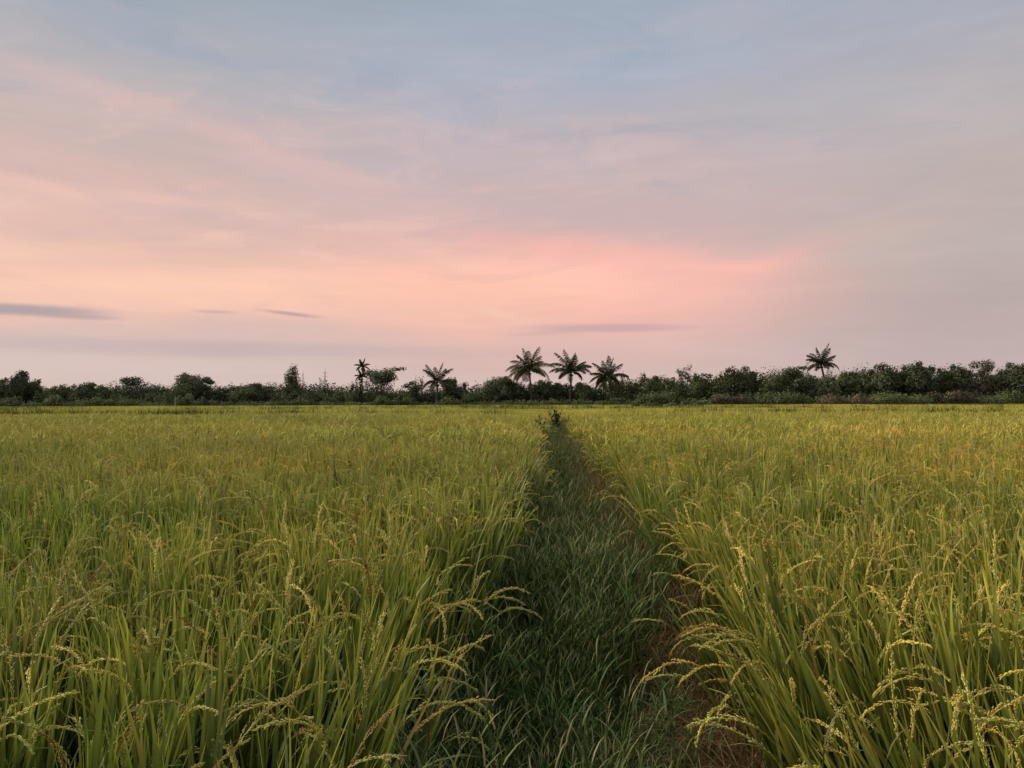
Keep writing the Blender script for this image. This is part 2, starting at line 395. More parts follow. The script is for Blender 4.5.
def make_scatter(name,P,tilt,scl,idx,coll,label,cat):
    n=len(P); E=eulers(rng.uniform(0,6.283,n),tilt[:,0],tilt[:,1])
    o,me=scatter(name,P,E,scl,idx,None); a=me.attributes.new('layer','INT','POINT'); a.data.foreach_set('value',np.zeros(n,np.int32))
    add_gn(o,[coll]); return tag(o,label,cat,None,'stuff')
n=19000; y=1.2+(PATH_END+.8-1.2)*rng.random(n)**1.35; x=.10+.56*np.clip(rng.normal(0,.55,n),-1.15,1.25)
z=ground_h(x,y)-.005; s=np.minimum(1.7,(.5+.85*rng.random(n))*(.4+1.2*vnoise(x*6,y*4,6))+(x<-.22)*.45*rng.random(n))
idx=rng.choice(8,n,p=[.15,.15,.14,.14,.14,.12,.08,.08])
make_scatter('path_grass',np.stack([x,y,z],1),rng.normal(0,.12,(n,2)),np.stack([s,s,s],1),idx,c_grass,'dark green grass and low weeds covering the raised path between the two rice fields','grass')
# greener weeds on the cross banks far out
P=[]
for (y0,w,x0,x1,nn) in ((36.6,.7,-42,42,900),(62.7,1.2,-70,70,1300),(93,1.6,-100,100,1700)):
    xx=rng.uniform(x0,x1,nn); dens=vnoise(xx*.09,xx*0,int(y0)); kk=rng.random(nn)<dens**1.3*1.6; xx=xx[kk]
    P.append(np.stack([xx,y0+rng.uniform(-w/2,w/2,len(xx)),np.full(len(xx),.0)],1))
P=np.concatenate(P); n=len(P); s=1.12+.22*rng.random(n)
make_scatter('bank_grass',P,rng.normal(0,.1,(n,2)),np.stack([s*1.2,s*1.2,s*1.06],1),rng.integers(0,5,n),c_bank,'dark weedy grass along the low cross banks far out in the fields','grass')
# dead straw
D0=(.13,.055,.025); D1=(.38,.20,.085); D2=(.50,.32,.17)
def straw(seed):
    random.seed(seed); mb=MB()
    for k in range(12):
        a=random.gauss(math.pi,.9); L_=random.uniform(.16,.42)
        s=random.uniform(.15,.9)
        blade(mb,(random.uniform(-.04,.04),random.uniform(-.04,.04),0),a,L_,random.uniform(.003,.006),s,s+random.uniform(.7,1.9),7,jit(D0,.3),jit(D1 if random.random()<.8 else D2,.3),0,random.uniform(-1,1),1.2)
    return bpy.data.objects.new('straw_tuft',mb.mesh('straw_tuft',M_STRAW))
c_straw=proto_collection('straw_tufts',[straw(500+i) for i in range(6)])
n=7800; y=1.6+(PATH_END-1.6)*rng.random(n)**1.1; x=edgeR(y)-.16+rng.normal(0,.09,n)+.06*(vnoise(y*2.5,y*0,12)-.5)
nl=800; yl=2.0+(PATH_END-2)*rng.random(nl)**1.2; xl=edgeL(yl)+.05+rng.normal(0,.06,nl)
P=np.concatenate([np.stack([x,y,ground_h(x,y)],1),np.stack([xl,yl,ground_h(xl,yl)],1)])
n2=len(P); rz=np.where(np.arange(n2)<n,rng.normal(0,.6,n2),math.pi+rng.normal(0,.6,n2)); E=eulers(rz,rng.normal(0,.1,n2),rng.normal(0,.1,n2)); s=.75+.6*rng.random(n2)
s=np.where(np.arange(n2)<n,s*(1+.45*np.clip((P[:,1]-3)/4,0,1)),s*.8)
o,me_=scatter('dead_straw',P,E,np.stack([s,s,s],1),rng.integers(0,6,n2),None); a=me_.attributes.new('layer','INT','POINT'); a.data.foreach_set('value',np.zeros(n2,np.int32)); add_gn(o,[c_straw])
tag(o,'reddish brown dead straw curling along the foot of the rice beside the path','straw',None,'stuff')

# ------------------------------------------------------------------ single plants that stand out in front
def rice_plant(px,py,Yd,label,az,n,seed,droop=1.8,H=.95,spread=.15,lean=0.,leand=0.,col=None):
    """stands so that its ears reach about picture point (px,py)"""
    random.seed(seed); ml,ms=MB(),MB(); p=at(px,py,Yd)
    bx,by=p.x-.28*math.cos(az)*(1+lean),p.y-.28*math.sin(az)*(1+lean)
    e=empty('rice_plant',(bx,by,0),label,'rice plant','rice plants standing out at the front of the fields')
    pans=[]
    for k in range(n):
        mp=MB(); a=az+random.uniform(-.5,.5)
        rice_tiller(ml,ms,mp,random.uniform(-.03,.03),random.uniform(-.03,.03),a,2,H*random.uniform(.93,1.07),spread,True,droop*random.uniform(.85,1.15),.2)
        pans.append(mp)
    ml.obj('leaves',M_RICE,e); ms.obj('stems',M_RICE,e)
    for mp in pans: mp.obj('ear',M_RICE,e)
    if lean:
        e.rotation_euler=Vector(eulers(np.array([0.]),np.array([lean*math.cos(leand)]),np.array([lean*math.sin(leand)]))[0])
    return e
rice_plant(505,572,2.75,'rice plant left of the path with pale ears arching right over the grass',0.,4,11,1.8,lean=.25,leand=0.)
rice_plant(735,612,2.2,'large yellow rice plant with many thin ears drooping left over the path edge',math.pi,9,12,1.7,H=.98,lean=.26,leand=math.pi)
rice_plant(375,665,1.75,'rice plant left of the path with a pair of ears hanging down right',.0,3,13,2.3,H=.88)
rice_plant(222,668,1.7,'rice plant in the left foreground with a pale ear hanging straight down',.6,3,14,2.6,H=.87)
rice_plant(445,640,2.1,'rice plant with ears spread rightward, between the hanging pair of ears and the path',.1,4,15,1.6,H=.93,lean=.15,leand=0.)
rice_plant(900,640,1.75,'rice plant in the right foreground with brownish golden ears hanging together',-2.6,5,16,2.4,H=.92)
rice_plant(985,655,1.65,'rice plant at the right side of the foreground with ears pointing left',math.pi,4,17,1.5,H=.93)
rice_plant(815,715,1.5,'lowest rice plant of the right foreground with a long ear arching left',math.pi,2,18,1.9,H=.80)
rice_plant(60,650,1.7,'rice plant at the far left of the foreground with a curved pale green ear',.9,3,19,1.3,H=.93)

def seed_weed(px,py,Yd,label,seed):
    random.seed(seed); p=at(px,py,Yd); H=p.z-.06
    e=empty('weed',(p.x,p.y,0),label,'weed')
    for k in range(3):
        ms,mh=MB(),MB()
        a=random.uniform(0,6.28); pts,th=curve_pts((0,0,0),a,H*random.uniform(.92,1.03),.02,.16,8,1.3,.1)
        tube(ms,pts,np.linspace(.006,.003,9),4,(.07,.09,.03))
        for j in (3,4,5,6): blade(ms,pts[j],random.uniform(0,6.28),.3,.014,.3,1.3,5,MIDG,MIDG,.2)
        tube(mh,[pts[-1]-np.array([0,0,.28]),pts[-1]],.0025,4,(.1,.06,.03))
        for j in range(12):
            q=pts[-1]-np.array([0,0,.022*j]); blade(mh,q,random.uniform(0,6.28),.075,.010,.35,1.5,4,(.15,.10,.045),(.19,.13,.06),.3)
        st_=ms.obj('stem',M_WEED,e); mh.obj('seed_head',M_WEED,st_)
seed_weed(226,448,9.5,'dark brown weed seed heads above the left field, nearer to the path',31)
seed_weed(77,450,9.,'dark brown weed seed heads above the rice near the far left of the field',32)
seed_weed(906,423,16.,'weed with a thin dark seed head rising above the rice in the right field',33)
def leafy_weed(px,py,Yd,label,seed,H,nst,cat='weed',spread=.25,leaf=.1,c=G1,name='leafy_weed'):
    random.seed(seed); p=at(px,py,Yd); ms,ml=MB(),MB(); gz=float(ground_h(np.array(p.x),np.array(p.y)))
    e=empty(name,(p.x,p.y,gz-.01),label,cat)
    for k in range(nst):
        a=random.uniform(0,6.28); pts,th=curve_pts((random.uniform(-.1,.1)*spread*4,random.uniform(-.1,.1)*spread*2,0),a,H*random.uniform(.7,1.05),.03,abs(random.gauss(0,spread))+.05,9,1.4,.15)
        tube(ms,pts,np.linspace(.004,.0015,10)*max(1,H),4,np.array(c)*.9)
        for j in range(2,10):
            for q in range(3 if H>.6 else 1):
                blade(ml,pts[j],random.uniform(0,6.28),leaf*random.uniform(.7,1.3),leaf*(.22 if H>.6 else .1),random.uniform(.4,.9),random.uniform(1.1,2.),5,jit(c,.3),jit(np.array(c)*1.2,.3),.2)
    ms.obj('stem',M_WEED,e); ml.obj('leaves',M_WEED,e)
leafy_weed(556,430,24.5,'tall dark green weed clump standing at the far end of the grassy path',41,1.02,20,leaf=.15,c=(.055,.075,.035),spread=.22,name='tall_weed')
leafy_weed(540,436,19.5,'ragged dark weed leaning at the left edge of the path near its far end',42,.95,8,leaf=.15,c=(.09,.12,.04),spread=.15,name='tall_weed')
leafy_weed(417,760,2.15,'single slender weed stalk with pale upright leaves, left of the path in the foreground',43,.62,1,leaf=.11,c=(.11,.17,.08),spread=.05)
leafy_weed(553,790,2.7,'bright green grass shoot with one bent leaf at the bottom edge of the path',44,.26,3,leaf=.11,c=(.13,.19,.06))
leafy_weed(665,790,2.7,'pale upright grass shoot on the right half of the path in the foreground',45,.30,3,leaf=.12,c=(.12,.17,.08))

# ------------------------------------------------------------------ trees
def leaf_mesh(name,P,Nrm,size,col,parent,mat=M_TREE,stretch=1.5):
    n=len(P); u=np.cross(Nrm,rng.normal(size=(n,3))); u/=np.linalg.norm(u,axis=1)[:,None]+1e-9; w=np.cross(Nrm,u)
    su=(size*stretch)[:,None]*.5; sw=size[:,None]*.5
    V=np.stack([P-u*su,P-w*sw+u*su*.1,P+u*su,P+w*sw+u*su*.1],1).reshape(-1,3)
    me=bpy.data.meshes.new(name); me.vertices.add(4*n); me.vertices.foreach_set('co',V.astype(np.float32).ravel())
    me.loops.add(4*n); me.loops.foreach_set('vertex_index',np.arange(4*n,dtype=np.int32)); me.polygons.add(n)
    me.polygons.foreach_set('loop_start',np.arange(0,4*n,4,dtype=np.int32)); me.polygons.foreach_set('loop_total',np.full(n,4,np.int32))
    me.update(calc_edges=True)
    a=me.attributes.new('col','FLOAT_COLOR','POINT'); cc=np.repeat(col,4,0); a.data.foreach_set('color',np.column_stack([cc,np.ones(len(cc))]).ravel().astype(np.float32))
    me.materials.append(mat); o=bpy.data.objects.new(name,me); C.objects.link(o); o.parent=parent; return o
FOL={'dark':(.11,.125,.072),'mid':(.125,.15,.07),'light':(.15,.17,.09),'brown':(.13,.108,.075),'haze':(.19,.185,.15)}  # haze entry: leaf colour paled to stand in for distance haze
def lobes_leaves(lobes,dens,leaf,base):
    P=[];Nn=[];Cc=[]
    for (cx,cy,cz,rx,ry,rz) in lobes:
        n=int(dens*4.5*(rx*rz+rx*ry+ry*rz)/leaf**2)
        d=rng.normal(size=(n,3)); d/=np.linalg.norm(d,axis=1)[:,None]
        r=1-.55*rng.random(n)**1.6+rng.normal(0,.07,n)
        bump=1+.55*(vnoise(d[:,0]*3+cx,d[:,2]*3+cz,5)-.5)+.35*(vnoise(d[:,1]*5+cx,d[:,2]*6,6)-.5)
        p=np.array([cx,cy,cz])+d*np.stack([rx*r*bump,ry*r*bump,rz*r*bump],1)
        nr=d+rng.normal(0,.35,(n,3)); nr/=np.linalg.norm(nr,axis=1)[:,None]
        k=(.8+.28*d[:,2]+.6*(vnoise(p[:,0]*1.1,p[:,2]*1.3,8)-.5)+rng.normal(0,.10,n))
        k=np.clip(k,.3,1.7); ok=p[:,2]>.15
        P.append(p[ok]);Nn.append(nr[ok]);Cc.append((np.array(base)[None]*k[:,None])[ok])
    return np.concatenate(P),np.concatenate(Nn),np.concatenate(Cc)
def tree(px,top,wpx,kind,shade,label,Y=140.,seed=0,name='tree',cat='tree'):
    random.seed(seed); pt=at(px,top,Y); H=pt.z; W=wpx/F*Y/2
    e=empty(name,(pt.x,Y,0),label,cat,'trees and shrubs of the far tree line')
    base=np.array(FOL[shade])*random.uniform(.85,1.15); lobes=[]; leaf=.23; dens=.95
    cb=.25*H
    if kind=='dome':
        cb=.12*H
        for k in range(13):
            a=random.uniform(0,6.28); r=random.random()**.6; rr=random.uniform(.26,.46)
            lobes.append((W*(1-rr)*r*math.cos(a),W*(1-rr)*r*math.sin(a),cb+(H-cb)*(.3+.42*(1-r*r)*random.uniform(.7,1)),W*rr,W*rr,(H-cb)*(.14+.32*rr)))
        lobes.append((0,0,H*.42,W*.72,W*.72,H*.40)); lobes.append((random.uniform(-.35,.35)*W,0,H*.80,W*.38,W*.38,H*.18))
        for k in range(7):      # uneven outer sprays
            a=random.uniform(-.3,3.4); lobes.append((W*.92*math.cos(a),random.uniform(-.3,.3)*W,H*(.48+.46*max(0,math.sin(a))),W*random.uniform(.10,.2),W*.16,H*random.uniform(.05,.1)))
    elif kind=='cone':
        cb=.1*H
        for k in range(7):
            t=k/6; lobes.append((random.uniform(-.12,.12)*W,random.uniform(-.2,.2)*W,cb+(H*.9-cb)*t,W*(1-.72*t),W*(1-.72*t),H*.16))
    elif kind=='airy':
        leaf=.2; dens=.4
        for k in range(13):
            a=random.uniform(0,6.28); r=random.uniform(.2,.9)
            lobes.append((W*.8*r*math.cos(a),W*.8*r*math.sin(a),H*(.92-.45*random.random()*(.4+r*.6)),W*.28,W*.28,H*.08))
        lobes.append((0,0,H*.3,W*.8,W*.8,H*.28)); cb=.3*H
    elif kind=='spiky':
        leaf=.2; dens=.4
        for k in range(9):
            x=random.uniform(-.85,.85)*W; h=H*random.uniform(.72,.98)
            lobes.append((x,random.uniform(-.5,.5)*W,h*.8,W*.16,W*.16,h*.2))
        lobes.append((0,0,H*.35,W*.9,W*.9,H*.33)); lobes.append((0,0,H*.6,W*.5,W*.5,H*.2))
    elif kind=='shrub':
        cb=.05*H
        for k in range(8):
            x=random.uniform(-.75,.75)*W; h=H*random.uniform(.6,.92)*(1-.25*abs(x)/W)
            lobes.append((x,random.uniform(-.5,.5)*W,h*.55,W*.34,W*.34,h*.45))
    elif kind=='flat':
        leaf=.22; dens=.7
        for k in range(8):
            x=random.uniform(-.6,.7)*W; lobes.append((x,random.uniform(-.5,.5)*W,H*random.uniform(.62,.9),W*.36,W*.36,H*.11))
        lobes.append((W*.75,0,H*.93,W*.42,W*.2,H*.045)); lobes.append((-W*.2,0,H*.45,W*.7,W*.7,H*.4))
    P,Nn,Cc=lobes_leaves(lobes,dens,leaf,base)
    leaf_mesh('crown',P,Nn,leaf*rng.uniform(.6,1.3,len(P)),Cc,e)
    mb=MB(); th=H*.55
    tp=np.array([[0,0,-.1],[.1*W*random.uniform(-1,1),0,th*.5],[.15*W*random.uniform(-1,1),0,th]])
    r0=max(.06,.022*H)
    tube(mb,tp,np.array([1.2,.85,.5])*r0,7,(.1,.1,.1))
    for l in lobes[:7]:
        tgt=np.array(l[:3]); s=tp[1]+(tp[2]-tp[1])*random.random()*.8; midp=(s+tgt)/2+np.array([0,0,-.1*H*.3])
        tube(mb,[s,midp,tgt],np.array([.4,.27,.12])*r0,5,(.1,.1,.1))
    mb.obj('trunk',M_BARK,e)
    return e
T=[ # px, top, width px, kind, shade, Y, label
(-50,381,44,'dome','mid',150,'rounded tree beyond the left end of the tree line'),
(-14,382,30,'dome','dark',146,'dark rounded tree cut by the left edge of the view'),
(5,380,26,'dome','dark',143,'leftmost low dark tree, beside a taller round-topped one'),
(19,373,24,'dome','dark',140,'round-topped tree standing highest near the left end of the tree line'),
(34,380,16,'dome','dark',142,'small crown tucked right of the highest round-topped tree at the left end'),
(48,386,20,'shrub','mid',138,'low shrub filling the dip between the left end trees and the next broad crowns'),
(64,386,24,'dome','dark',141,'left one of two joined flat-topped crowns near the left end'),
(86,384,28,'dome','dark',140,'right one of two joined flat-topped crowns near the left end'),
(104,386,15,'dome','mid',139,'small rounded bush just left of the airy spreading tree'),
(129,375,27,'airy','dark',141,'airy tree with a spreading open crown above low shrubs, left part of the tree line'),
(152,389,26,'shrub','mid',139,'low even shrub between the airy spreading tree and the large dark dome tree'),
(168,390,22,'shrub','mid',138,'low shrub touching the left side of the large dark dome tree'),
(191,375,38,'dome','dark',136,'large dark dome-shaped tree reaching almost to the ground, left part of the tree line'),
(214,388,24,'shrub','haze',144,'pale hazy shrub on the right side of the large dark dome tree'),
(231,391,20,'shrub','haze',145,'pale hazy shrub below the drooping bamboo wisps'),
(251,385,40,'dome','dark',140,'wide low dark dome right of the drooping bamboo wisps'),
(274,390,22,'shrub','mid',139,'low shrub between the wide low dome and the conical tree'),
(292,369,24,'cone','dark',141,'dense conical tree with a pointed top'),
(317,386,28,'shrub','mid',140,'low rounded thicket right of the conical tree, in front of the faint masts'),
(340,387,28,'shrub','mid',140,'low rounded thicket left of the thin feathery palm'),
(360,376,18,'spiky','dark',141,'ragged tree beneath the thin feathery palm'),
(382,368,32,'flat','dark',140,'dark leafy tree with a flat branch reaching out to the right'),
(410,382,18,'airy','mid',142,'small ragged tree in the gap left of the lone coconut palm'),
(415,376,16,'spiky','mid',143,'small feathery-topped tree just left of the lone coconut palm'),
(454,379,20,'dome','dark',141,'rounded dark tree behind the right fronds of the lone coconut palm'),
(473,388,26,'shrub','mid',140,'low shrub in the gap right of the lone coconut palm'),
(497,378,32,'dome','dark',139,'dark rounded tree left of the three coconut palms'),
(517,384,24,'dome','dark',142,'dark tree behind the trunk of the tallest of the three palms, left side'),
(541,382,26,'dome','dark',142,'dark tree filling the space right of the tallest palm trunk'),
(560,385,24,'dome','dark',143,'dark low tree left of the middle palm trunk'),
(585,384,24,'dome','dark',143,'dark low tree between the middle palm and the leaning right palm'),
(617,379,22,'spiky','mid',143,'ragged tree behind the rightmost of the three palms'),
(634,373,24,'spiky','mid',141,'bristly topped tree right of the three palms'),
(655,378,22,'dome','mid',139,'rounded green tree between the bristly topped tree and the wispy one'),
(672,380,20,'dome','mid',138,'low round green tree under the left side of the wispy tree'),
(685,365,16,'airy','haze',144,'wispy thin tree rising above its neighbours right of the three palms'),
(703,375,26,'dome','mid',140,'rounded tree just right of the wispy thin tree'),
(720,376,22,'dome','mid',139,'middle-height tree left of the tall dome right of centre'),
(738,368,32,'dome','dark',138,'tall dome-shaped tree right of centre, left of the bent bamboo tip'),
(762,376,24,'shrub','mid',140,'bushy tree under the bent bamboo tip'),
(785,367,30,'flat','mid',139,'broad leafy tree left of the single palm on the right'),
(803,372,18,'spiky','mid',140,'bristly tree touching the left fronds of the single palm on the right'),
(827,378,26,'dome','dark',137,'dark tree in front of the trunk of the single palm on the right'),
(847,372,22,'dome','mid',138,'rounded tree immediately right of the single palm on the right'),
(865,371,22,'dome','dark',137,'second rounded tree right of the single palm on the right'),
(885,365,28,'dome','dark',135,'dark dense tree with a knobbly top, right part of the tree line'),
(903,372,20,'dome','dark',136,'dark tree in the notch between two taller dense trees on the right'),
(918,363,32,'dome','dark',134,'tallest dense dark tree on the right, wide round top'),
(944,369,22,'dome','dark',135,'dark tree right of the tallest dense tree'),
(959,366,26,'dome','dark',134,'rounded dark tree left of the reddish open tree'),
(981,361,30,'airy','brown',133,'reddish brown open-crowned tree with a gap of sky showing through'),
(1010,365,32,'dome','dark',132,'large dark tree cut by the right edge of the view'),
(1045,366,40,'dome','dark',132,'large dark tree just beyond the right edge of the view'),
(1085,370,40,'dome','mid',134,'green tree well beyond the right edge of the view'),
# front shrubs
(12,394,34,'shrub','light',133,'light green shrub at the foot of the left end trees'),
(56,393,22,'shrub','light',133,'pale feathery shrub at the foot of the two joined crowns'),
(112,393,40,'shrub','mid',132,'wide front shrub below the airy spreading tree'),
(186,391,16,'shrub','light',131,'light green shrub against the left front of the large dark dome tree'),
(205,397,24,'shrub','dark',130,'low dark front shrub at the right foot of the large dome tree'),
(297,396,28,'shrub','dark',131,'dark low shrub at the foot of the conical tree'),
(395,393,36,'shrub','mid',131,'front shrub below the flat-branched tree'),
(447,394,24,'shrub','mid',131,'front shrub at the foot of the lone coconut palm'),
(645,399,26,'shrub','dark',88,'dark low bush in the rice field left of another, in front of the tree line'),
(684,398,30,'shrub','dark',88,'dark low bush in the rice field right of another, in front of the tree line'),
(668,387,50,'shrub','mid',130,'wide green front shrub under the wispy thin tree'),
(728,390,40,'shrub','brown',130,'brownish front shrub under the tall dome tree'),
(790,388,44,'shrub','mid',129,'green front shrub below the broad leafy tree by the single palm'),
(850,390,44,'shrub','brown',128,'brownish front shrub right of the single palm on the right'),
(905,388,46,'shrub','mid',127,'green front shrub below the tallest dense tree'),
(955,385,40,'shrub','brown',126,'russet front shrub below the rounded dark tree'),
(1008,388,46,'shrub','mid',126,'green front shrub at the right edge of the view'),
]
for i,(px,top,w,kind,shade,Yd,lab) in enumerate(T):
    sh = (kind=='shrub')
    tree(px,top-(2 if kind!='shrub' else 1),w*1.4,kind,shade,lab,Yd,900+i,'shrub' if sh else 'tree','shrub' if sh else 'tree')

# understorey and woods behind, one mass
def mass(name,Y0,x0,x1,step,hmin,hmax,shade,label,dy=3.,leaf=.25,dens=.5,hx=0.):
    lobes=[]; x=x0
    while x<x1:
        kx=1+hx*min(1,max(0,(x-8)/25)); h=kx*hmin+kx*(hmax-hmin)*float(vnoise(np.array(x*.11),np.array(Y0*1.),3))*random.uniform(.75,1.1)
        lobes.append((x,Y0+random.uniform(-dy,dy),h*.45,random.uniform(1.4,2.6),1.6,h*.55)); x+=step
    P,Nn,Cc=lobes_leaves(lobes,dens,leaf,FOL[shade])
    e=leaf_mesh(name,P,Nn,leaf*rng.uniform(.6,1.3,len(P)),Cc,None); e['kind']='stuff'; e['label']=label; e['category']='undergrowth'
mass('undergrowth',146,-135,128,.5,3.9,5.6,'dark','dark tangled undergrowth filling in between the trees of the tree line',hx=.38)
mass('undergrowth',134,-122,116,1.0,1.3,2.3,'mid','green scrub lying along the field edge in front of the trees',2.5,hx=.5)
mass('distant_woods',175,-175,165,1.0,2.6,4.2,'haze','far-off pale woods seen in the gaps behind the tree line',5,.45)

# ------------------------------------------------------------------ palms
def palm(px,crown_y,trunk_w,fl_px,label,seed,Y=140.,nf=20,lean=0.,name='coconut_palm',up=1.,basepx=None):
    random.seed(seed); c=at(px,crown_y,Y); bx=at(basepx if basepx else px,crown_y,Y).x
    e=empty(name,(bx,Y,0),label,'palm tree','palms of the far tree line')
    FL=fl_px/F*Y*1.45; dx=c.x-bx; H=c.z
    mb=MB(); n=10; t=np.linspace(0,1,n+1)
    pts=np.stack([dx*t**1.4+.12*np.sin(t*3),0*t,H*t],1)
    tube(mb,pts,trunk_w*(1.35-.5*t**.5),8,(.1,.1,.1)); mb.obj('trunk',M_PALMBARK,e)
    top=pts[-1]
    for k in range(nf):
        a=k*2.39996+random.uniform(-.25,.25); q=(k+.5)/nf            # 0 = newest, upright; 1 = oldest, hanging
        th0=.03+1.25*q**.8*up+random.uniform(-.18,.18); th1=th0+random.uniform(.95,1.4)*(.35+1.3*min(1,q*1.6))
        L_=FL*random.uniform(.72,1.12)*(1-.18*(q>.85)); m=9
        fm=MB(); rp_,th=curve_pts(top,a,L_,th0,th1,m,1.1,.08)
        tube(fm,rp_,np.linspace(.05,.012,m+1),4,(.07,.07,.035))
        cc=mixc((.045,.056,.026),(.085,.085,.035),random.random()) if q<.85 else np.array((.085,.065,.035))
        for j in range(36):
            u=(.14+.84*j/36)*m; i=min(int(u),m-1); p=rp_[i]+(rp_[i+1]-rp_[i])*(u-i); d=rp_[i+1]-rp_[i]; d/=np.linalg.norm(d)
            ll=FL*.23*random.uniform(.8,1.1)*math.sin(math.pi*(.16+.80*j/36))**.7
            side=np.array([-math.sin(a),math.cos(a),0.])
            for s in (-1,1):
                dirv=side*s*.85+d*.55+np.array([0,0,-.45-random.random()*.5]); dirv/=np.linalg.norm(dirv)
                tipp=p+dirv*ll*random.uniform(.85,1.1)+np.array([0,0,-.1*ll]); w=d*.055
                mid_=(p+tipp)/2+np.array([0,0,.05*ll])
                fm.add([p-w*.6,p+w*.6,mid_+w,mid_-w,tipp],[(0,1,2,3),(3,2,4)],cc*random.uniform(.75,1.2))
        fm.obj('frond',M_TREE,e)
    nm=MB()
    for k in range(7):
        a=random.uniform(0,6.28); q=top+np.array([.28*math.cos(a),.28*math.sin(a),-.32-random.random()*.2]); 
        V=[];F2=[]
        for i in range(5):
            ph=math.pi*i/4
            for j in range(7): V.append(q+.14*np.array([math.sin(ph)*math.cos(j*.8976),math.sin(ph)*math.sin(j*.8976),1.15*math.cos(ph)]))
        for i in range(4):
            for j in range(7): F2.append((i*7+j,i*7+(j+1)%7,(i+1)*7+(j+1)%7,(i+1)*7+j))
        nm.add(V,F2,(.09,.08,.03))
    nm.obj('coconuts',M_TREE,e)
palm(529,372,.17,21,'tallest of the three coconut palms, leftmost, with a bare thin trunk',61,138,23,basepx=531,up=.95)
palm(571,373,.20,18.5,'middle one of the three coconut palms, its crown tight and upright',62,140,23,basepx=569,up=.85)
palm(608,378,.20,16.5,'rightmost and lowest of the three coconut palms, its fronds hanging on both sides',63,137,24,basepx=613,up=1.15)
palm(821,365,.2,15,'single coconut palm standing above the trees in the right part of the tree line',64,141,20,basepx=827,up=.9)
palm(437,383,.2,17,'lone coconut palm half hidden among bushes, left of the group of three',65,136,17,basepx=436)
palm(362,367,.08,7.5,'thin feathery palm with a small ragged tuft, tallest plant left of centre',66,141,12,basepx=361,name='feathery_palm')
palm(361,377,.07,6.5,'short feathery palm right below the thin tall one',67,140.5,10,basepx=362,name='feathery_palm')

def bamboo(px,top,label,seed,n,bend,Y=143.,wpx=12):
    random.seed(seed); e=empty('bamboo',(at(px,top,Y).x,Y,0),label,'bamboo','trees and shrubs of the far tree line')
    H=at(px,top,Y).z; ms,ml=MB(),MB()
    for k in range(n):
        a=0 if bend>0 else math.pi
        pts,th=curve_pts((random.uniform(-.5,.5),random.uniform(-.4,.4),0),a+random.uniform(-.3,.3),H*random.uniform(1.0,1.15),.03,abs(bend)*random.uniform(.8,1.1),12,3.2,.02)
        tube(ms,pts,np.linspace(.05,.012,13),5,(.11,.11,.06))
        for j in range(5,13):
            for q in range(7): blade(ml,pts[j]+rng.normal(0,.1,3),random.uniform(0,6.28),.45,.09,.8,2.2,3,(.09,.095,.055),(.12,.12,.07),0)
    ms.obj('culm',M_WEED,e); ml.obj('leaves',M_WEED,e)
bamboo(226,383,'drooping bamboo wisps arching above the low hazy shrubs on the left',71,4,2.1)
bamboo(761,369,'bent bamboo tip curling above the bushes right of the tall dome tree',72,3,1.9)
bamboo(799,361,'upright bamboo tips just left of the single palm on the right',73,4,1.0)

def mast(px,top,label,Y,arm=False):
    p=at(px,top,Y); e=empty('mast',(p.x,Y,0),label,'mast','thin masts behind the tree line'); H=p.z
    mb=MB()
    for (a,b) in ((-1,-1),(1,-1),(1,1),(-1,1)):
        tube(mb,[[a*.55,b*.55,0],[a*.12,b*.12,H]],np.array([.06,.04]),4,(.4,.4,.4))
    for k in range(10):
        z0=H*k/10; z1=H*(k+1)/10; w0=.55-.43*k/10; w1=.55-.43*(k+1)/10
        for s in (-1,1):
            tube(mb,[[-w0,s*w0,z0],[w1,s*w1,z1]],.03,4,(.4,.4,.4)); tube(mb,[[w0,s*w0,z0],[-w1,s*w1,z1]],.03,4,(.4,.4,.4))
    mb.obj('lattice',M_STEEL,e)
    m2=MB(); tube(m2,[[0,0,H],[0,0,H+1.2]],.035,5,(.4,.4,.4)); m2.obj('rod',M_STEEL,e)
    if arm:
        m3=MB()
        for z in (H*.72,H*.84,H*.95): tube(m3,[[-1.2,0,z],[1.2,0,z]],.05,4,(.4,.4,.4))
        m3.obj('cross_arm',M_STEEL,e)
mast(325,371,'taller of two faint masts close together behind the low thicket',300,True)
mast(320,379,'shorter of two faint masts close together behind the low thicket',330)
mast(303,373,'faint thin mast just right of the conical tree',310)
mast(484,381,'faint thin mast in the gap between the lone palm and the group of three',290)
p=at(175,397,128); e=empty('post',(p.x,128,0),'short pale post at the foot of the large dark dome tree','post')
mb=MB(); tube(mb,[[0,0,0],[.03,0,p.z*.5],[0,0,p.z]],np.array([.09,.08,.07]),8,(.4,.4,.4)); tube(mb,[[0,0,p.z],[0,0,p.z+.04]],np.array([.07,.0]),8,(.4,.4,.4)); mb.obj('shaft',M_PALEWOOD,e)

# ------------------------------------------------------------------ sky and light
SUN_AZ=R(-72); SUN_EL=R(30)        # azimuth from +Y towards +X; soft light from the left, a little ahead
w=bpy.data.worlds.new('World'); scene.world=w; w.use_nodes=True; t=w.node_tree; N=t.nodes; L=t.links; N.clear()
out=N.new('ShaderNodeOutputWorld'); bg=N.new('ShaderNodeBackground'); L.new(bg.outputs[0],out.inputs['Surface'])
tc=N.new('ShaderNodeTexCoord'); sep=N.new('ShaderNodeSeparateXYZ'); L.new(tc.outputs['Generated'],sep.inputs[0])
def Mt(op,a,b=None,c=None,clamp=False):
    n=N.new('ShaderNodeMath'); n.operation=op; n.use_clamp=clamp
    for i,v in enumerate((a,b,c)):
        if v is None: continue
        if isinstance(v,(int,float)): n.inputs[i].default_value=v
        else: L.new(v,n.inputs[i])
    return n.outputs[0]
def s2l(c): return tuple((v/255/12.92 if v/255<.04045 else ((v/255+.055)/1.055)**2.4) for v in c)
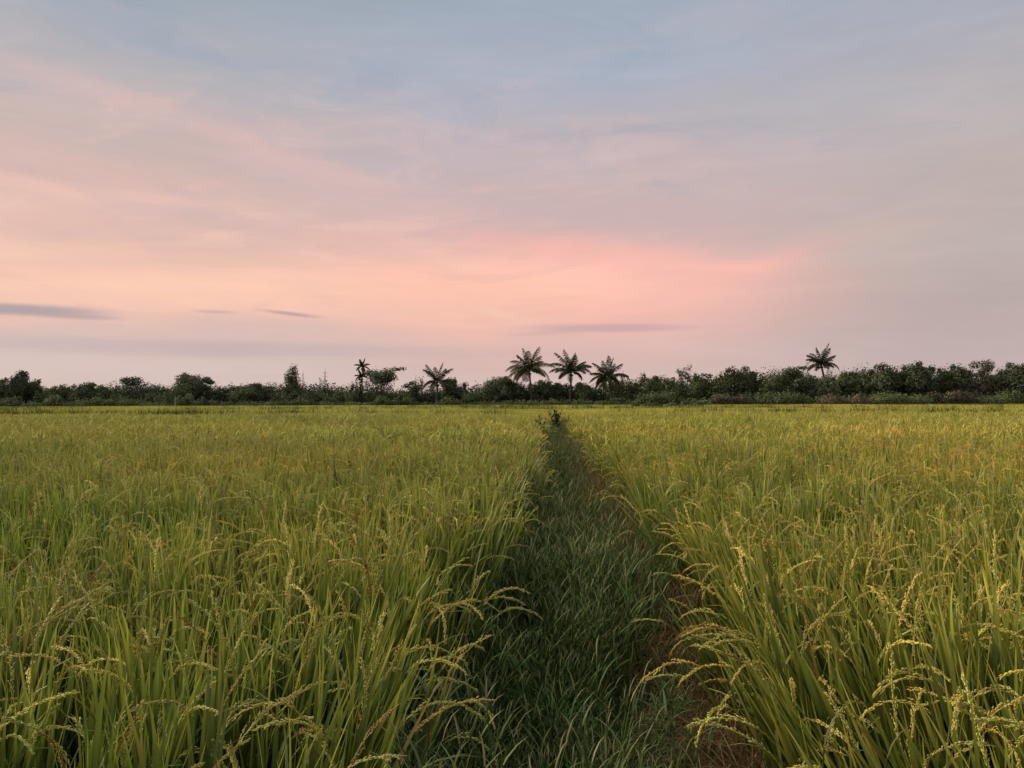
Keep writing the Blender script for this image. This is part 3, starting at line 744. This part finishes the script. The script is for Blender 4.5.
az=Mt('ARCTAN2',sep.outputs[0],sep.outputs[1]); el=Mt('ARCSINE',sep.outputs[2])
def noise(sx,sy,seed,detail=5,rough=.55,dist=0.):
    cb=N.new('ShaderNodeCombineXYZ'); L.new(Mt('MULTIPLY',az,sx),cb.inputs[0]); L.new(Mt('MULTIPLY',el,sy),cb.inputs[1]); cb.inputs[2].default_value=seed
    n=N.new('ShaderNodeTexNoise'); n.inputs['Scale'].default_value=1; n.inputs['Detail'].default_value=detail; n.inputs['Roughness'].default_value=rough; n.inputs['Distortion'].default_value=dist
    L.new(cb.outputs[0],n.inputs['Vector']); return Mt('SUBTRACT',n.outputs['Fac'],.5)
nA=noise(2.2,7,1.,5); nB=noise(5,22,4.,6,.6,.4); nC=noise(1.6,3.5,9.,3)
eld=Mt('ADD',el,Mt('ADD',Mt('MULTIPLY',nA,.11),Mt('MULTIPLY',nB,.035)))
azd=Mt('ADD',az,Mt('MULTIPLY',nC,.30))
def ramp(stops):
    n=N.new('ShaderNodeValToRGB'); cr=n.color_ramp; cr.interpolation='EASE' if False else 'LINEAR'
    st=[(azel(557,y)[1]/1.6,c) if y is not None else (1.,c) for y,c in stops]; st.sort(key=lambda q:q[0])
    cr.elements[0].position=max(0,st[0][0]); cr.elements[0].color=(*s2l(st[0][1]),1); cr.elements[1].position=st[-1][0]; cr.elements[1].color=(*s2l(st[-1][1]),1)
    for p_,c_ in st[1:-1]:
        e_=cr.elements.new(p_); e_.color=(*s2l(c_),1)
    # blend elevation: undistorted near the horizon
    L.new(Mt('DIVIDE',eld,1.6),n.inputs['Fac']); return n.outputs[0]
left=ramp([(401,(207,187,181)),(372,(207,185,180)),(345,(207,180,173)),(325,(222,183,172)),(290,(236,189,172)),(240,(222,182,168)),(200,(206,178,170)),(140,(192,176,173)),(90,(175,172,176)),(40,(158,166,175)),(0,(151,161,171)),(-200,(170,182,200)),(None,(185,195,212))])
mid=ramp([(401,(206,182,178)),(372,(207,180,175)),(345,(214,178,171)),(315,(228,176,163)),(270,(226,178,168)),(230,(208,174,170)),(180,(196,176,176)),(130,(182,175,182)),(80,(168,174,188)),(30,(161,170,184)),(0,(157,168,181)),(-200,(175,186,205)),(None,(185,195,212))])
right=ramp([(401,(188,169,167)),(372,(186,167,165)),(320,(181,165,162)),(260,(186,172,167)),(200,(186,173,169)),(150,(181,173,174)),(100,(173,171,178)),(50,(165,169,180)),(0,(158,167,180)),(-200,(170,180,198)),(None,(185,195,212))])
h=Mt('SINE',azd)
def mixn(f,a,b,mode='MIX'):
    n=N.new('ShaderNodeMix'); n.data_type='RGBA'; n.blend_type=mode; 
    if isinstance(f,(int,float)): n.inputs['Factor'].default_value=f
    else: L.new(f,n.inputs['Factor'])
    if isinstance(a,tuple): n.inputs['A'].default_value=(*a,1)
    else: L.new(a,n.inputs['A'])
    if isinstance(b,tuple): n.inputs['B'].default_value=(*b,1)
    else: L.new(b,n.inputs['B'])
    return n.outputs['Result']
def sstep(v,a,b):
    n=N.new('ShaderNodeMapRange'); n.interpolation_type='SMOOTHSTEP'; n.inputs['From Min'].default_value=a; n.inputs['From Max'].default_value=b; L.new(v,n.inputs['Value']); return n.outputs[0]
col=mixn(sstep(h,-.5,-.05),left,mid); col=mixn(sstep(h,.08,.5),col,right)
def blob(px,py,wx,wy,slope,amp,c,sharp=1.,dz=1.,dx=1.):
    """soft cloud/glow patch around a sky direction; wx,wy half widths (picture px), slope = rise per px"""
    global col
    a0,e0=azel(px,py)
    da=Mt('SUBTRACT',Mt('ADD',az,Mt('MULTIPLY',nC,.12*dx)),a0)
    dn=Mt('ADD',Mt('MULTIPLY',nA,.07*dz),Mt('MULTIPLY',nB,.03*dz))
    de=Mt('SUBTRACT',Mt('SUBTRACT',Mt('ADD',el,dn),e0),Mt('MULTIPLY',da,slope))
    q=Mt('ADD',Mt('POWER',Mt('ABSOLUTE',Mt('DIVIDE',da,wx/F)),2.),Mt('POWER',Mt('ABSOLUTE',Mt('DIVIDE',de,wy/F)),2.))
    f=Mt('MULTIPLY',Mt('EXPONENT',Mt('MULTIPLY',Mt('POWER',q,sharp),-1.)),amp,clamp=True)
    col=mixn(f,col,s2l(c))
blob(560,275,180,33,-.10,.9,(255,190,174))
blob(610,250,150,14,-.16,.55,(250,176,164),1.3,.5)
blob(430,292,170,40,.0,.75,(253,194,170))
blob(130,285,190,32,.0,.75,(248,200,174))
blob(760,262,60,12,.25,.6,(246,180,166))
blob(110,205,110,26,-.12,.45,(226,182,170))
blob(100,195,100,7,-.05,.4,(232,188,174),1.2,.6)
blob(60,225,110,8,.1,.3,(206,176,166),1.2,.6)
blob(180,262,120,9,.05,.35,(214,178,164),1.2,.6)
blob(220,120,90,8,-.12,.3,(206,178,178),1.2,.6)
blob(240,140,190,10,-.2,.5,(222,184,178),1.2,.7)
blob(300,170,160,12,-.16,.35,(216,182,176))
blob(500,145,120,14,-.1,.25,(206,180,180))
blob(330,245,170,14,-.02,.35,(206,176,164))
blob(640,215,150,24,-.1,.5,(190,170,170))
blob(700,170,160,14,.05,.25,(204,178,178))
blob(880,225,70,10,.05,.35,(204,174,162))
blob(940,105,40,10,.4,.3,(190,176,180))
# patchy wisps: lit pink and grey scraps over the middle heights
w1=noise(5.5,15,21.,8,.62,1.2); w2=noise(7,24,33.,8,.65,.9); w3=noise(3.2,9,47.,7,.6,1.5)
zone=Mt('MULTIPLY',sstep(el,.07,.16),Mt('SUBTRACT',1.,sstep(el,.30,.46)))
lz=Mt('SUBTRACT',1.,sstep(az,-.1,.35))
col=mixn(Mt('MULTIPLY',Mt('MULTIPLY',sstep(w1,-.02,.22),zone),Mt('MULTIPLY_ADD',lz,.36,.06)),col,s2l((231,190,178)))
col=mixn(Mt('MULTIPLY',Mt('MULTIPLY',sstep(w2,.0,.24),Mt('MULTIPLY',zone,sstep(el,.17,.24))),.42),col,s2l((186,176,174)))
col=mixn(Mt('MULTIPLY',Mt('MULTIPLY',sstep(w3,.02,.2),sstep(el,.14,.30)),.40),col,s2l((150,163,180)))
col=mixn(Mt('MULTIPLY',Mt('MULTIPLY',sstep(noise(4.5,13,61.,8,.62,1.2),.02,.2),sstep(el,.20,.34)),.30),col,s2l((186,178,184)))
zl=Mt('MULTIPLY',sstep(el,.08,.12),Mt('SUBTRACT',1.,sstep(el,.20,.27)))
col=mixn(Mt('MULTIPLY',Mt('MULTIPLY',sstep(noise(4,20,81.,8,.6,1.),.0,.2),Mt('MULTIPLY',zl,lz)),.32),col,s2l((250,206,180)))
col=mixn(Mt('MULTIPLY',Mt('MULTIPLY',sstep(noise(3.6,17,95.,8,.6,1.),.0,.2),Mt('MULTIPLY',zl,lz)),.40),col,s2l((216,176,164)))
# low mauve bank and the small dark clouds
blob(190,349,235,8,.0,.8,(194,172,172),2.,.12)
blob(520,352,120,8,.0,.4,(206,176,172),1.5,.12)
blob(8,309,70,5.0,.01,.8,(156,146,154),2.,.10,.3)
blob(80,317,30,2.5,.0,.6,(170,150,155),1.5,.06,.2)
blob(212,312,17,1.8,0,.55,(185,155,155),1.5,.05,.1)
blob(289,314,26,2.0,-.10,.75,(172,146,150),1.5,.05,.1)
blob(612,328,80,4.2,-.01,.65,(186,156,158),2.,.05,.2)
blob(545,333,40,2.5,.06,.35,(196,160,160),1.5,.05,.2)
# fine streaks
st=Mt('MULTIPLY_ADD',noise(3.5,24,14.,7,.62,.8),.20,1.0); st2=Mt('MULTIPLY_ADD',nC,.12,1.0)
sc_=N.new('ShaderNodeVectorMath'); sc_.operation='SCALE'; L.new(col,sc_.inputs[0]); L.new(Mt('MULTIPLY',st,st2),sc_.inputs['Scale']); col=sc_.outputs[0]
sky=N.new('ShaderNodeTexSky'); sky.sky_type='NISHITA'; sky.sun_disc=False; sky.sun_elevation=SUN_EL; sky.sun_rotation=SUN_AZ
sk=N.new('ShaderNodeVectorMath'); sk.operation='SCALE'; L.new(sky.outputs[0],sk.inputs[0]); sk.inputs['Scale'].default_value=.004
ad=N.new('ShaderNodeVectorMath'); ad.operation='ADD'; L.new(col,ad.inputs[0]); L.new(sk.outputs[0],ad.inputs[1])
L.new(ad.outputs[0],bg.inputs['Color']); bg.inputs['Strength'].default_value=1.04
sl=bpy.data.lights.new('sun','SUN'); sl.energy=3.3; sl.angle=R(20); sl.color=(1,.87,.66)
so=bpy.data.objects.new('sun',sl); C.objects.link(so)
dirv=Vector((math.sin(SUN_AZ)*math.cos(SUN_EL),math.cos(SUN_AZ)*math.cos(SUN_EL),math.sin(SUN_EL)))
so.rotation_euler=dirv.to_track_quat('Z','Y').to_euler(); so.location=dirv*50
scene.view_settings.view_transform='Standard'; scene.view_settings.look='None'; scene.view_settings.exposure=0
scene.cycles.max_bounces=4; scene.cycles.diffuse_bounces=3; scene.cycles.glossy_bounces=1; scene.cycles.transmission_bounces=3
